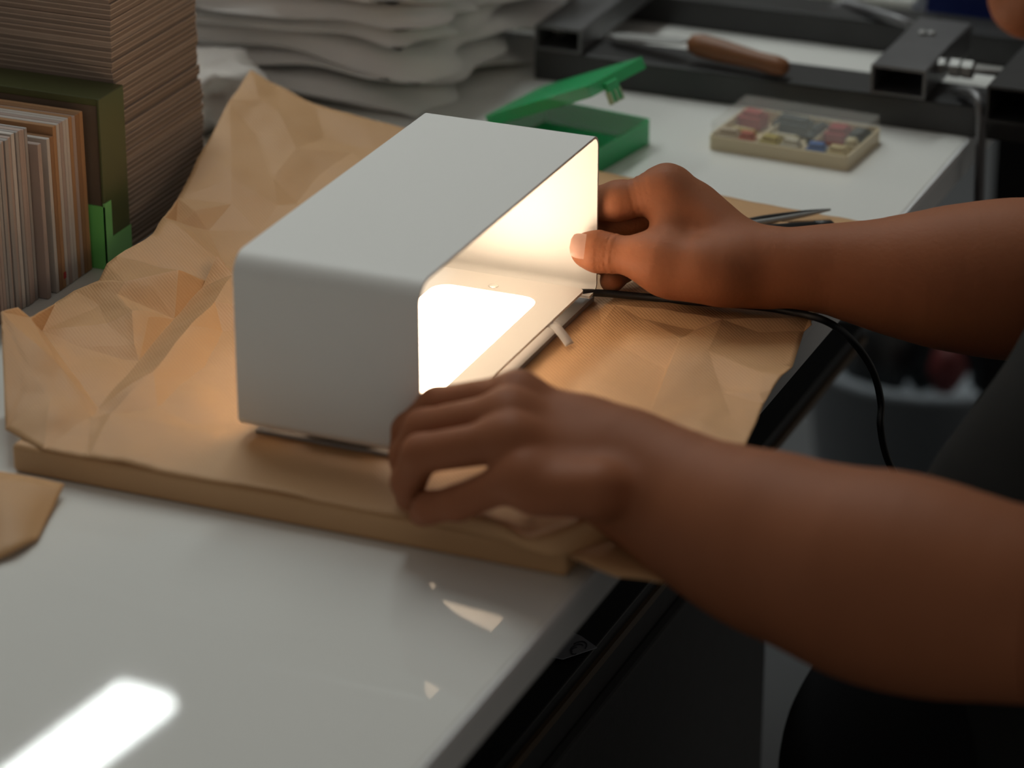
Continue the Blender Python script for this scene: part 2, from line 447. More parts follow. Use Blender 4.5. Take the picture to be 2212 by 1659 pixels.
pl = rel(rounded_plate('inner_plate', .0015, .0985, .014, .2215, PZ-.0015, PZ, .004, m_plate, None, hole), lamp)
rel(rounded_plate('light_panel', hole[0]+.0004, hole[1]-.0004, hole[2]+.0004, hole[3]-.0004, PZ-.0012, PZ-.0004, .0096, m_panel, None), lamp)
sp = U(1066, 618, z=PZ)
bm = bmesh.new(); tube_mesh(bm, [sp+Vector((0, 0, -.0008)), sp+Vector((0, 0, .0006)), sp+Vector((0, 0, .0010))], [.0030, .0028, .0018], 16)
sc = rel(bmobj('screw', bm, m_screw), lamp)
# rail under the plate and the mounting plate below the shell
rel(box('side_rail', .0895, .0935, .020, .222, LZ+.0012, PZ-.0016, m_rail), lamp)
rel(box('side_rail', .0065, .0105, .020, .222, LZ+.0012, PZ-.0016, m_rail), lamp)
rel(box('base_plate', .004, .0975, .010, .238, PT+.001, PT+.0026, m_rail, bev=.0003), lamp)
rel(box('base_lip', .0955, .0975, .008, .238, PT+.0026, PT+.0042, m_rail), lamp)
rel(box('base_spacer', .03, .07, .02, .22, PT+.0026, LZ+.0005, m_black), lamp)
# pull tab
a0, a1 = U(1184, 707, z=.0285), U(1200, 697, z=.0285)
b0, b1 = U(1222, 749, z=.0195), U(1239, 741, z=.0195)
ex = Vector((-.012, -.001, .0))
strip = [[a0+ex, a1+ex], [a0, a1], [a0*.5+b0*.5+Vector((0, 0, .0012)), a1*.5+b1*.5+Vector((0, 0, .0012))], [b0, b1]]
vts = []; fcs = []
cl = catmull([s[0] for s in strip], 5); cr = catmull([s[1] for s in strip], 5)
for p, q in zip(cl, cr): vts += [p, q]
fcs = [(2*i, 2*i+1, 2*i+3, 2*i+2) for i in range(len(cl)-1)]
tb = rel(meshobj('pull_tab', vts, fcs, m_tab, smooth=True), lamp)
s_ = tb.modifiers.new('thickness', 'SOLIDIFY'); s_.thickness = .0004
# cord
cp = [U(1215, 634, z=.0262), U(1258, 632, z=.0255), U(1310, 634, z=.0235), U(1400, 642, z=.022), U(1500, 652, z=.0225), U(1600, 659, z=.0235), U(1690, 670, z=.0245),
      U(1780, 692, z=.024), U(1840, 735, x=.236), U(1885, 800, x=.246), U(1903, 870, x=.250), U(1902, 920, x=.252), U(1915, 985, x=.254), U(1950, 1070, x=.262), U(1970, 1180, x=.262), U(1960, 1400, x=.26)]
rel(tube('cord', cp, .0021, m_cord, None, n=12, spline=8), lamp)

# ------------------------------------------------------------------ stacks at the left
m_sheet = [mat('fibre_sheet_%d' % i, c, rough=.85, noise_amt=.12, noise_scale=60, spec=.2) for i, c in enumerate(((.24, .185, .15), (.28, .22, .18), (.215, .17, .14), (.33, .265, .22)))]
m_sheet_edge = mat('pale_sheet_face', (.50, .40, .33), rough=.8, spec=.2)
z = 0.0; k = 0
box_mesh = {}
def sheet_mesh(name, sx, sy, sz, m, m2):
    bm = bmesh.new(); addbox(bm, -sx, 0, 0, sy, 0, sz)
    # pale arrises along the top edges
    addbox(bm, -sx-.0002, .0003, -.0003, sy+.0003, sz*.82, sz*1.02)
    bm.faces.ensure_lookup_table()
    me = bpy.data.meshes.new(name); bm.to_mesh(me); bm.free()
    me.materials.append(m); me.materials.append(m2)
    for i, p in enumerate(me.polygons): p.material_index = 1 if i >= 6 else 0
    return me
shm = [sheet_mesh('fibre_sheet', .28, .102, .0029, m_sheet[i], m_sheet_edge) for i in range(4)]
while z < .19:
    o = bpy.data.objects.new('fibre_sheet', shm[random.choice((0, 0, 1, 2, 2, 3))]); COL.objects.link(o)
    lower = z < .074
    o.location = (-.200+random.uniform(-.0007, .0007)+(0.0 if lower else -.0012), .240+random.uniform(-.0006, .0006)+(.001 if lower else 0), z)
    o.rotation_euler = (0, 0, random.uniform(-.003, .003))
    if lower: tag(o, 'thin brown fibre sheet in the lower block of the tall stack beside the crumpled paper', 'sheet', 'sheets in the lower block of the tall stack')
    else: tag(o, 'thin brown fibre sheet in the upper block of the tall stack beside the white foam', 'sheet', 'sheets in the upper block of the tall stack')
    z += .0031 + (.0004 if k % 9 == 8 else 0); k += 1
# block wrapped in green film, standing in front of the stack
m_wood = mat('brown_block', (.14, .10, .07), rough=.75, noise_amt=.25, noise_scale=25)
m_film = mat('olive_film', (.085, .10, .038), rough=.28, noise_amt=.15, noise_scale=15)
m_tape = mat('bright_green_tape', (.20, .66, .17), rough=.4, noise_amt=.1)
m_tape2 = mat('light_green_tape', (.24, .62, .20), rough=.4)
t = thing('taped_block', (-.25, .225, 0), 'brown block taped up in green film in front of the tall sheet stack', 'block')
bx0, bx1, by0, by1, bz = -.45, -.195, .2115, .2385, .1035
rel(box('block_core', bx0, bx1, by0, by1, 0, bz, m_wood, bev=.0012), t)
e_ = .0006
rel(box('olive_film_top', bx0, bx1+e_, by0-e_, by1+e_, bz-.004, bz+e_, m_film, bev=.0005), t)
rel(box('olive_film_side', bx1-.001, bx1+e_*1.2, by0-e_*1.5, by1+e_, .016, bz+e_*.5, m_film, bev=.0004), t)
bm = bmesh.new()
addbox(bm, bx0, bx1+e_*2, by0-e_*2, by0, 0.0002, .039)
rel(bmobj('green_tape_front', bm, m_tape), t)
bm = bmesh.new()
addbox(bm, bx1, bx1+e_*2.4, by0-e_*2, by0+.006, .0002, .041)
addbox(bm, bx1, bx1+e_*2.2, by0+.006, by1+e_, .0002, .0185)
rel(bmobj('green_tape_side', bm, m_tape2), t)

# upright cards filed in a row
ctab = [('white', (.52, .47, .43)), ('pink', (.40, .31, .27)), ('tan', (.40, .22, .11)), ('grey', (.34, .31, .29)), ('brown', (.30, .16, .08))]
m_card = {n_: mat('card_%s' % n_, c, rough=.75, noise_amt=.06, noise_scale=30, spec=.3) for n_, c in ctab}
def card_mesh(th, h, n_):
    bm = bmesh.new(); addbox(bm, -.22, 0, 0, th, 0, h, bev=.0003, seg=1)
    me = bpy.data.meshes.new('card'); bm.to_mesh(me); bm.free(); me.materials.append(m_card[n_]); return me
y = .2085; seq = ['tan', 'brown', 'pink', 'tan', 'white', 'white', 'pink', 'white', 'tan', 'brown', 'white', 'pink', 'pink']
cache = {}
def card(y, th, h, n_, x, tilt, label, grp):
    key = (round(th, 4), round(h, 3), n_)
    if key not in cache: cache[key] = card_mesh(*key)
    o = bpy.data.objects.new('upright_card', cache[key]); COL.objects.link(o)
    o.location = (x, y, 0.0003); o.rotation_euler = (tilt, 0, random.uniform(-.004, .004))
    return tag(o, label, 'card', grp)
names_far = ['outermost tan card beside the green taped block', 'dark brown card second from the green taped block', 'pinkish card third from the green taped block', 'tan card fourth from the green taped block',
             'white card fifth from the green taped block', 'white card sixth from the green taped block', 'pinkish card seventh from the green taped block', 'white card eighth from the green taped block']
for i, n_ in enumerate(seq):
    th = (.0036, .0042, .0032, .0034, .0030, .0026, .0034, .0030, .0034, .0034, .0030, .0055, .0036)[i]
    y -= th+.0004
    if i == 11: continue
    hh = .0965 + (.0 if i < 3 else .001) - (.004 if i in (9, 10, 12) else 0)
    lab = ('upright ' + names_far[i]) if i < 8 else 'upright card in the middle of the row, ' + ('tan, just before the white pair', 'brown, beside the tan card', 'white, beside the wide gap', '', 'pinkish, past the wide gap')[i-8]
    card(y, th, hh, n_, -.203, .012, lab, 'upright cards filed beside the green taped block')
y -= .001
for i in range(22):
    th = random.choice((.0026, .003, .0034)); y -= th+.0004
    n_ = random.choice(('white', 'pink', 'grey', 'pink', 'grey', 'pink'))
    card(y, th, .1035+random.uniform(-.001, .001), n_, -.2085+random.uniform(-.0006, .0006), .01,
         'thin upright card in the taller pale row at the left edge', 'tall pale upright cards at the left edge')
m_red = mat('red_print', (.45, .03, .03), rough=.6)
o = box('red_mark', -.2030, -.2026, .176, .1785, .006, .010, m_red, bev=.0002)
tag(o, 'tiny red sticker near the bottom of the upright card row', 'sticker')

# ------------------------------------------------------------------ white foam / bag layers
m_foam = mat('white_foam', (.86, .85, .84), rough=.85, sss=0.0, noise_amt=.04, spec=.2)
def foam_layer(name, x0, x1, y0, y1, z0, th, seed, label, grp, droop=.0, flare=.0):
    rnd = random.Random(seed); nx, ny = 44, 22
    ph = [rnd.uniform(0, 6.28) for _ in range(8)]
    fx = rnd.uniform(9, 15); fy = rnd.uniform(18, 30)
    def edge(u, v):                     # plan outline with ragged, wavy borders
        x = x0+(x1+flare*v-x0)*u; yy = y0+(y1-y0)*v
        x += (.010*math.sin(fy*v*.35+ph[0])+.006*math.sin(fy*v*.8+ph[1]))*u
        yy += (.005*math.sin(fx*u+ph[2])+.003*math.sin(fx*2.3*u+ph[3]))*(1-v)
        return x, yy
    top = []; bot = []
    for i in range(nx+1):
        for j in range(ny+1):
            u, v = i/nx, j/ny; x, yy = edge(u, v)
            e = min(1, min(1-u, u+.3)*9, v*9, (1-v)*9+.0)
            rnd_e = math.sqrt(max(0, 1-(1-e)**2))
            w = .0013*math.sin(fx*.6*u+ph[4]+3*v)+.0016*math.sin(fy*.5*v+ph[5]+4*u)+.0007*math.sin(31*u+17*v+ph[6])
            ed = max(0, u-.78)/.22
            dr = -droop*ed**2+.0055*ed*math.sin(9*v+ph[7])
            fr = max(0, 1-v*7)*.0035*math.sin(7*u+ph[1])
            zc = z0+th*.5+w+dr+fr
            top.append((x, yy, max(.0010, zc+th*.46*rnd_e)))
            bot.append((x, yy, max(.0002, zc-th*.40*rnd_e)))
    N = len(top); idx = lambda i, j: i*(ny+1)+j
    faces = []
    for i in range(nx):
        for j in range(ny):
            faces.append((idx(i, j), idx(i+1, j), idx(i+1, j+1), idx(i, j+1)))
            faces.append((N+idx(i, j), N+idx(i, j+1), N+idx(i+1, j+1), N+idx(i+1, j)))
    for i in range(nx):
        faces.append((idx(i, 0), N+idx(i, 0), N+idx(i+1, 0), idx(i+1, 0))); faces.append((idx(i, ny), idx(i+1, ny), N+idx(i+1, ny), N+idx(i, ny)))
    for j in range(ny):
        faces.append((idx(0, j), idx(0, j+1), N+idx(0, j+1), N+idx(0, j))); faces.append((idx(nx, j), N+idx(nx, j), N+idx(nx, j+1), idx(nx, j+1)))
    o = meshobj(name, top+bot, faces, m_foam, smooth=True)
    return tag(o, label, 'sheet', grp)
ordn = ['lowest', 'second', 'third', 'fourth', 'fifth', 'sixth', 'seventh', 'eighth', 'ninth', 'tenth', 'eleventh', 'twelfth', 'thirteenth', 'fourteenth']
z = .001
for k in range(11):
    th = random.Random(k).uniform(.011, .0165)
    foam_layer('foam_sheet', -.52, -.150+random.Random(k+50).uniform(-.008, .012), .515+random.Random(k+9).uniform(-.006, .004), .70, z, th, 100+k,
               'soft white foam sheet, %s from the table in the near white stack' % ordn[k], 'foam sheets in the near white stack', droop=.004, flare=.045)
    z += th*1.0
z = .001
for k in range(9):
    th = random.Random(k+70).uniform(.013, .018)
    foam_layer('foam_sheet', -.45, -.115+random.Random(k+150).uniform(-.012, .012), .735+random.Random(k+19).uniform(-.006, .004), .93, z, th, 200+k,
               'soft white foam sheet, %s from the table in the white stack further back' % ordn[k], 'foam sheets in the far white stack', droop=.008)
    z += th*1.0
# crumpled white tissue between stack and paper
bm = bmesh.new(); bmesh.ops.create_icosphere(bm, subdivisions=4, radius=1)
c0 = U(462, 285, y=.46)
for v in bm.verts:
    p = v.co.copy(); s = 1+.55*noise.noise(p*1.7+Vector((3, 1, 2)))+.18*noise.noise(p*4.5)
    v.co = Vector((c0.x-.004+p.x*.036*s, c0.y+p.y*.04*s, .022+max(-.0215, p.z*.026*s)))
m_tissue = mat('white_tissue', (.62, .58, .54), rough=.8)
tag(bmobj('tissue_paper', bm, m_tissue, smooth=True), 'crumpled white tissue between the tall sheet stack and the kraft paper', 'tissue')

# ------------------------------------------------------------------ green plastic box with open lid
m_green = mat('green_plastic', (.04, .55, .19), rough=.25, alpha=.66)
m_green2 = mat('green_plastic_rim', (.05, .50, .18), rough=.25, alpha=.9)
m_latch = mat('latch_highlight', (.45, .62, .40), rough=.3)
gb = thing('green_box', (-.032, .511, 0), 'green translucent plastic box with its lid open', 'box', None, math.radians(-9))
def tray(name, x0, x1, y0, y1, z0, z1, w, material, parent, M=None):
    bm = bmesh.new()
    o = [(x0, y0), (x1, y0), (x1, y1), (x0, y1)]; i = [(x0+w, y0+w), (x1-w, y0+w), (x1-w, y1-w), (x0+w, y1-w)]
    ob = [bm.verts.new((*p, z0)) for p in o]; ot = [bm.verts.new((*p, z1)) for p in o]
    ib = [bm.verts.new((*p, z0+w)) for p in i]; it = [bm.verts.new((*p, z1)) for p in i]
    bm.faces.new(ob[::-1]); bm.faces.new(ib)
    for k in range(4):
        l = (k+1) % 4
        bm.faces.new((ob[k], ob[l], ot[l], ot[k])); bm.faces.new((it[k], it[l], ib[l], ib[k])); bm.faces.new((ot[k], ot[l], it[l], it[k]))
    bmesh.ops.bevel(bm, geom=[e for e in bm.edges if abs(e.verts[0].co.z-e.verts[1].co.z) > (z1-z0)*.5 and all(v in ob+ot for v in e.verts)], offset=.003, segments=3, profile=.5, affect='EDGES')
    if M is not None:
        for v in bm.verts: v.co = M @ v.co
    return bmobj(name, bm, material, parent)
tray('base', -.034, .046, -.036, .034, 0, .0165, .0018, m_green, gb)
hl = Matrix.Translation((-.034, 0, .0165)) @ Matrix.Rotation(math.radians(-24), 4, 'Y')
lid = tray('lid', 0, .084, -.036, .034, 0, .0075, .0018, m_green, gb, hl @ Matrix.Translation((0, 0, .0075)) @ Matrix.Scale(-1, 4, (0, 0, 1)))
lat = bmobj('latch', (lambda b: (addbox(b, .0845, .0865, -.020, -.006, -.009, .004, .0006, 1, hl), addbox(b, .0835, .0845, -.019, -.007, -.002, .004, 0, 1, hl), b)[-1])(bmesh.new()), m_green2, gb)
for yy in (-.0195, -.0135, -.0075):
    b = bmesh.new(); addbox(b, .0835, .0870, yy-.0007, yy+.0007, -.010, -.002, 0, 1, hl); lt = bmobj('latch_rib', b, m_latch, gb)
for yy in (-.02, .02): tube('hinge', [(-.0355, yy-.008, .0165), (-.0355, yy+.008, .0165)], .0018, m_green2, gb, n=8)

# ------------------------------------------------------------------ clear component box
m_clear = mat('clear_plastic', (.85, .85, .80), rough=.08, alpha=.10, spec=.6)
m_beige = mat('beige_plastic', (.72, .62, .42), rough=.4)
cb = thing('component_box', (.105, .569, 0), 'beige component box with clear lid and coloured parts inside', 'box', None, math.radians(-3))
tray('base', -.047, .047, -.031, .031, .0, .0095, .0015, m_beige, cb)
tray('lid', -.0465, .0465, -.0305, .0305, 0, .0085, .0009, m_clear, cb, Matrix.Translation((0, 0, .0182)) @ Matrix.Scale(-1, 4, (0, 0, 1)))
for xx in (-.016, .016): box('divider', xx-.0004, xx+.0004, -.029, .029, .0016, .0088, m_beige, cb)
CR = Matrix.Translation((.105, .569, 0)) @ Matrix.Rotation(math.radians(-3), 4, 'Z')
def comp(name, x, y, sx, sy, col, label, z0=.0016, h=.011, shape='box'):
    key = 'part_%.2f_%.2f_%.2f' % col
    m = MATS.get(key) or mat(key, col, rough=.4)
    bm = bmesh.new()
    if shape == 'box':
        addbox(bm, -sx, sx, -sy, sy, 0, h*.75, .0006, 1); addbox(bm, -sx*.8, sx*.8, -sy*.6, sy*.6, h*.75, h, .0004, 1)
    else:
        tube_mesh(bm, [(-sx, 0, sy), (-sx*.7, 0, sy), (sx*.7, 0, sy), (sx, 0, sy)], [sy*.6, sy, sy, sy*.6], 10)
    o = bmobj(name, bm, m); o.matrix_world = CR @ Matrix.Translation((x, y, z0)) @ Matrix.Rotation(random.uniform(-.15, .15), 4, 'Z')
    return tag(o, label+' inside the clear-lidded component box', 'component', 'parts in the component box')
comp('connector', -.036, .018, .008, .007, (.40, .035, .03), 'red connector at the back left corner')
comp('connector', -.008, .018, .012, .007, (.02, .035, .04), 'dark connector at the back middle')
comp('connector', .012, .010, .0025, .012, (.02, .04, .05), 'narrow dark connector left of the large red one')
comp('connector', .024, .014, .007, .009, (.36, .03, .035), 'large red connector near the back right')
comp('connector', .039, .012, .005, .010, (.02, .03, .03), 'dark connector at the right end')
comp('capacitor', -.034, -.004, .009, .0035, (.45, .33, .08), 'yellow capacitor at the left', shape='t')
comp('capacitor', -.005, -.004, .010, .0035, (.42, .36, .20), 'cream capacitor in the middle', shape='t')
comp('terminal', -.037, -.021, .007, .005, (.55, .45, .32), 'pale terminal at the front left')
comp('terminal', -.024, -.022, .005, .005, (.50, .10, .05), 'small red terminal along the front')
comp('terminal', -.008, -.022, .006, .005, (.50, .40, .10), 'yellow terminal along the front')
comp('terminal', .006, -.022, .006, .005, (.60, .56, .44), 'cream terminal along the front')
comp('terminal', .023, -.022, .006, .005, (.04, .14, .42), 'blue terminal along the front')
comp('terminal', .037, -.022, .006, .005, (.62, .50, .25), 'gold terminal at the front right')
comp('terminal', .040, -.006, .004, .006, (.55, .46, .26), 'gold terminal at the right side')

# ------------------------------------------------------------------ steel frame jig at the back
m_steel = mat('dark_mill_steel', (.055, .055, .055), rough=.42, metal=.55, noise_amt=.25, noise_scale=30)
m_steel2 = mat('grey_mill_steel', (.16, .16, .165), rough=.40, metal=.6, noise_amt=.3, noise_scale=25)
m_zinc = mat('zinc_bolt', (.36, .36, .35), rough=.6, metal=.9)
jig = thing('steel_frame', (.06, .66, 0), 'dark welded frame of square steel tubes at the back of the table', 'frame')
rel(hollow_tube('front_bar', -.0992, .42, .6275, .668, .0, .0215, 'x', .002, m_steel, None), jig)
rel(hollow_tube('rear_bar', -.10, .42, .775, .812, .0, .0215, 'x', .002, m_steel, None), jig)
rel(hollow_tube('cross_tube', -.0992, -.0655, .6275, .90, .0215, .0385, 'y', .002, m_steel2, None), jig)
ct = rel(hollow_tube('cross_tube', .1365, .1735, .6255, .735, .0217, .0415, 'y', .002, m_steel2, None), jig)
rel(hollow_tube('cross_tube', .220, .270, .600, .80, .0217, .0460, 'y', .002, m_steel, None), jig)
for px, py in ((1993, 73), (2012, 74)):
    p = U(px, py, z=.0418); b = bmesh.new(); tube_mesh(b, [p, p+Vector((0, 0, .0015)), p+Vector((0, 0, .0022))], [.0026, .0026, .0016], 12); rel(bmobj('screw', b, m_zinc), jig)
by = .655; bzz = .036
rel(tube('threaded_rod', [(.17, by, bzz), (.215, by, bzz)], .0022, m_zinc), jig)
for x0_, x1_, r_ in ((.1737, .178, .0055), (.1815, .188, .0062), (.1895, .1965, .0062)):
    b = bmesh.new(); tube_mesh(b, [(x0_, by, bzz), (x1_, by, bzz)], r_, 6); rel(bmobj('hex_nut', b, m_zinc), jig)
# bent rod hooking down in front of the bar
rp = [U(2070, 196, y=.64), U(2098, 200, y=.625), U(2113, 216, y=.615), U(2119, 245, y=.612), U(2118, 310, y=.612), U(2116, 380, y=.612), U(2114, 470, y=.612), U(2112, 560, y=.612)]
rel(tube('hook_rod', rp, .0034, m_steel2, None, n=12, spline=5), jig)

# wooden handled knife lying on the frame
m_handle = mat('brown_wood_handle', (.20, .075, .025), rough=.5, noise_amt=.25, noise_scale=40)
kn = thing('knife', U(1590, 125, z=.03), 'knife with a brown wooden handle lying on the steel frame', 'knife')
h0, h1 = U(1488, 92, z=.034), U(1702, 148, z=.0285)
axis = (h1-h0)
pts_ = [h0+axis*t_ for t_ in (0, .03, .12, .3, .5, .7, .88, .97, 1)]
rel(tube('handle', pts_, [.003, .0062, .0078, .0078, .0070, .0062, .0066, .0055, .003], m_handle, None, n=14), kn)
bl0 = h0-axis.normalized()*.002; dirn = (U(1330, 78, z=.0265)-h0).normalized(); L = .065
side = dirn.cross(Vector((0, 0, 1))).normalized()
vts = []
for t_, w_ in ((0, .005), (.2, .0075), (.8, .0075), (1, .001)):
    for s_ in (-1, 1):
        for zz in (-.0006, .0006): vts.append(bl0+dirn*L*t_+side*w_*s_+Vector((0, 0, zz)))
fcs = []
for i in range(3):
    a = 4*i; b = a+4
    fcs += [(a, a+2, b+2, b), (a+1, b+1, b+3, a+3), (a, b, b+1, a+1), (a+2, a+3, b+3, b+2)]
fcs += [(0, 1, 3, 2), (12, 14, 15, 13)]
rel(meshobj('blade', vts, fcs, m_zinc), kn)

# steel strip on the table between the bars, clutter beyond
m_pale = mat('pale_cardboard', (.42, .42, .38), rough=.8)
o = box('paper_pad', -.05, .03, .86, .98, .0005, .018, m_pale, bev=.002); tag(o, 'pale paper pad behind the steel frame', 'paper pad')
o = box('paper_pad', .036, .10, .85, .95, .0005, .014, m_pale, bev=.002); tag(o, 'smaller pale paper pad right of the other, behind the steel frame', 'paper pad')
m_redp = mat('red_plastic', (.35, .03, .025), rough=.4)
bp_ = U(1760, 45, z=.012)
cl_ = thing('clamp_tool', (bp_.x, bp_.y, 0), 'small red-tipped steel clamp behind the steel frame', 'clamp')
p0 = U(1765, 42, z=.014); p1 = U(1830, 8, z=.022); p2 = U(1985, 58, z=.03)
rel(tube('jaw', [p0, p0+(p1-p0)*.3], [.006, .0055], m_redp, None, n=10), cl_)
rel(tube('arm', [p0+(p1-p0)*.25, p1, p1+(p2-p1)*.4, p2], [.0042, .005, .0042, .003], m_steel2, None, n=10), cl_)
q1 = U(1870, 40, z=.016)
rel(tube('grip', [p1, q1, q1+Vector((.03, -.004, -.004))], [.005, .009, .006], m_black, None, n=10), cl_)
p3 = U(1800, 20, z=.012)
rel(tube('lower_arm', [p0, p3+Vector((.01, 0, 0)), U(1960, 66, z=.012)], .0032, m_pale, None, n=8), cl_)
m_blue = mat('blue_card', (.008, .02, .13), rough=.4)
bxp = U(2070, 75, z=.045)
bb = thing('blue_carton', (.21, .86, 0), 'dark blue carton with a red stripe near the chin', 'carton')
rel(box('carton_body', .115, .225, .83, .90, .0005, .085, m_blue, bev=.001), bb)
rel(box('red_stripe', .165, .2255, .8292, .8302, .034, .040, m_redp), bb)
rel(box('white_print', .19, .215, .8294, .8302, .062, .070, m_pale), bb)

# tweezers and a black marker behind the far hand
tw = thing('tweezers', U(1700, 470, z=.012), 'slim steel tweezers lying on the kraft paper behind the far hand', 'tweezers')
a, c = U(1560, 490, z=.0205), U(1793, 453, z=.0125)
sd = Vector((.0, .0038, 0))
for s_, mm in ((1, m_black), (-1, m_zinc)):
    pts_ = [a, a+(c-a)*.35+sd*s_, a+(c-a)*.75+sd*s_*.6, c+sd*.1*s_]
    rel(tube('arm', pts_, [.0016, .0021, .0016, .0006], mm, None, n=8, spline=4), tw)
pn = thing('marker_pen', U(1720, 488, z=.012), 'thin black marker lying beside the tweezers behind the far forearm', 'pen')
a, c = U(1600, 500, z=.0195), U(1800, 487, z=.0145)
rel(tube('barrel', [a, a+(c-a)*.05, a+(c-a)*.8], [.0025, .0032, .0032], m_cord, None, n=12), pn)
rel(tube('cap', [a+(c-a)*.8, a+(c-a)*.97, c], [.0036, .0034, .002], m_black, None, n=12), pn)

# ------------------------------------------------------------------ under and beyond the table: bin, stool
m_bin = mat('pale_bin', (.24, .27, .30), rough=.5)
bc = U(1995, 990, z=-.60)
m_redd = mat('dark_red_scrap', (.10, .008, .008), rough=.6)
bn = thing('waste_bin', (bc.x, bc.y, -.75), 'pale plastic bin with dark scraps standing past the cabinet', 'bin')
b = bmesh.new(); n_ = 28
rings = []
for r_, z_ in ((.085, -.75), (.115, -.50), (.122, -.495), (.122, -.485), (.110, -.485), (.080, -.74)):
    rings.append([b.verts.new((bc.x+r_*math.cos(6.2832*k/n_), bc.y+r_*math.sin(6.2832*k/n_), z_)) for k in range(n_)])
for a_, c_ in zip(rings, rings[1:]):
    for k in range(n_): b.faces.new((a_[k], a_[(k+1) % n_], c_[(k+1) % n_], c_[k]))
b.faces.new(rings[0][::-1]); b.faces.new(rings[-1])
rel(bmobj('bin_body', b, m_bin, smooth=True), bn)
for k in range(7):
    rnd = random.Random(300+k); b = bmesh.new(); bmesh.ops.create_icosphere(b, subdivisions=2, radius=1)
    an_ = k*math.pi/3; rr_ = .0 if k == 6 else .066; cx, cy = bc.x+rr_*math.cos(an_), bc.y+rr_*math.sin(an_)
    for v in b.verts:
        s = 1+.4*noise.noise(v.co*2+Vector((k, 0, 0))); v.co = Vector((cx, cy, -.48+rnd.uniform(0, .0)))+Vector((v.co.x*.029*s, v.co.y*.029*s, v.co.z*.05*s))*(.55 if k in (2, 5) else 1)
    mm = m_redd if k in (2, 5) else m_black
    tag(bmobj('crumpled_scrap', b, mm, smooth=True), ('red' if k in (2, 5) else 'black')+' crumpled scrap heaped in the pale bin', 'scrap', ('red' if k in (2, 5) else 'black')+' scraps in the pale bin')


# ------------------------------------------------------------------ the person
def smin(a, b, k):
    if k <= 0: return np.minimum(a, b)
    h = np.maximum(k-np.abs(a-b), 0)/k
    return np.minimum(a, b)-h*h*k*.25
class Field:
    """signed distance grid in which limbs grow together; turned into one skin"""
    def __init__(self, lo, hi, h):
        self.lo = np.array(lo, dtype=np.float32); self.h = h
        self.n = np.ceil((np.array(hi)-self.lo)/h).astype(int)+1
        ax = [self.lo[i]+np.arange(self.n[i], dtype=np.float32)*h for i in range(3)]
        self.X, self.Y, self.Z = ax[0][:, None, None], ax[1][None, :, None], ax[2][None, None, :]
    def cone(self, a, b, ra, rb):
        a = np.array(a, dtype=np.float32); b = np.array(b, dtype=np.float32); d = b-a; L2 = float(d@d)+1e-12
        px, py, pz = self.X-a[0], self.Y-a[1], self.Z-a[2]
        t = np.clip((px*d[0]+py*d[1]+pz*d[2])/L2, 0, 1)
        return np.sqrt((px-t*d[0])**2+(py-t*d[1])**2+(pz-t*d[2])**2)-(ra+(rb-ra)*t)
    def ell(self, c, r, R=None):
        px, py, pz = self.X-c[0], self.Y-c[1], self.Z-c[2]
        if R is not None:
            q = [px*R[0][i]+py*R[1][i]+pz*R[2][i] for i in range(3)]
        else: q = [px, py, pz]
        k = np.sqrt((q[0]/r[0])**2+(q[1]/r[1])**2+(q[2]/r[2])**2)
        return (k-1)*min(r)
    def ring(self, c, ax, r, rr):
        c = np.array(c); ax = np.array(ax)/np.linalg.norm(ax)
        px, py, pz = self.X-c[0], self.Y-c[1], self.Z-c[2]
        al = px*ax[0]+py*ax[1]+pz*ax[2]
        rad = np.sqrt(np.maximum((px*px+py*py+pz*pz)-al*al, 0))
        return np.sqrt(al*al+(rad-r)**2)-rr
    def dent(self, D, c, ax, reach, depth, sig):
        c = np.array(c); ax = np.array(ax)/np.linalg.norm(ax)
        px, py, pz = self.X-c[0], self.Y-c[1], self.Z-c[2]
        al = px*ax[0]+py*ax[1]+pz*ax[2]
        r2 = px*px+py*py+pz*pz
        return D+depth*np.exp(-(al/sig)**2)*(r2 < reach*reach)
    def chain(self, pts, k=.004):
        D = None
        for (a, ra), (b, rb) in zip(pts, pts[1:]):
            c = self.cone(a, b, ra, rb); D = c if D is None else smin(D, c, k)
        return D
def skin_mesh(D, fld):
    import openvdb
    g = openvdb.FloatGrid(1.0); g.copyFromArray(np.ascontiguousarray(D.astype(np.float32)))
    pts, quads = g.convertToQuads(0.0)
    return pts*fld.h+fld.lo, quads
def pt(px, py, d, r): return (np.array(U(px, py, d=d)), r*.001)
def py_(px, py, y, r): return (np.array(U(px, py, y=y)), r*.001)
def mid(a, b, t): return (a[0]*(1-t)+b[0]*t, a[1]*(1-t)+b[1]*t)

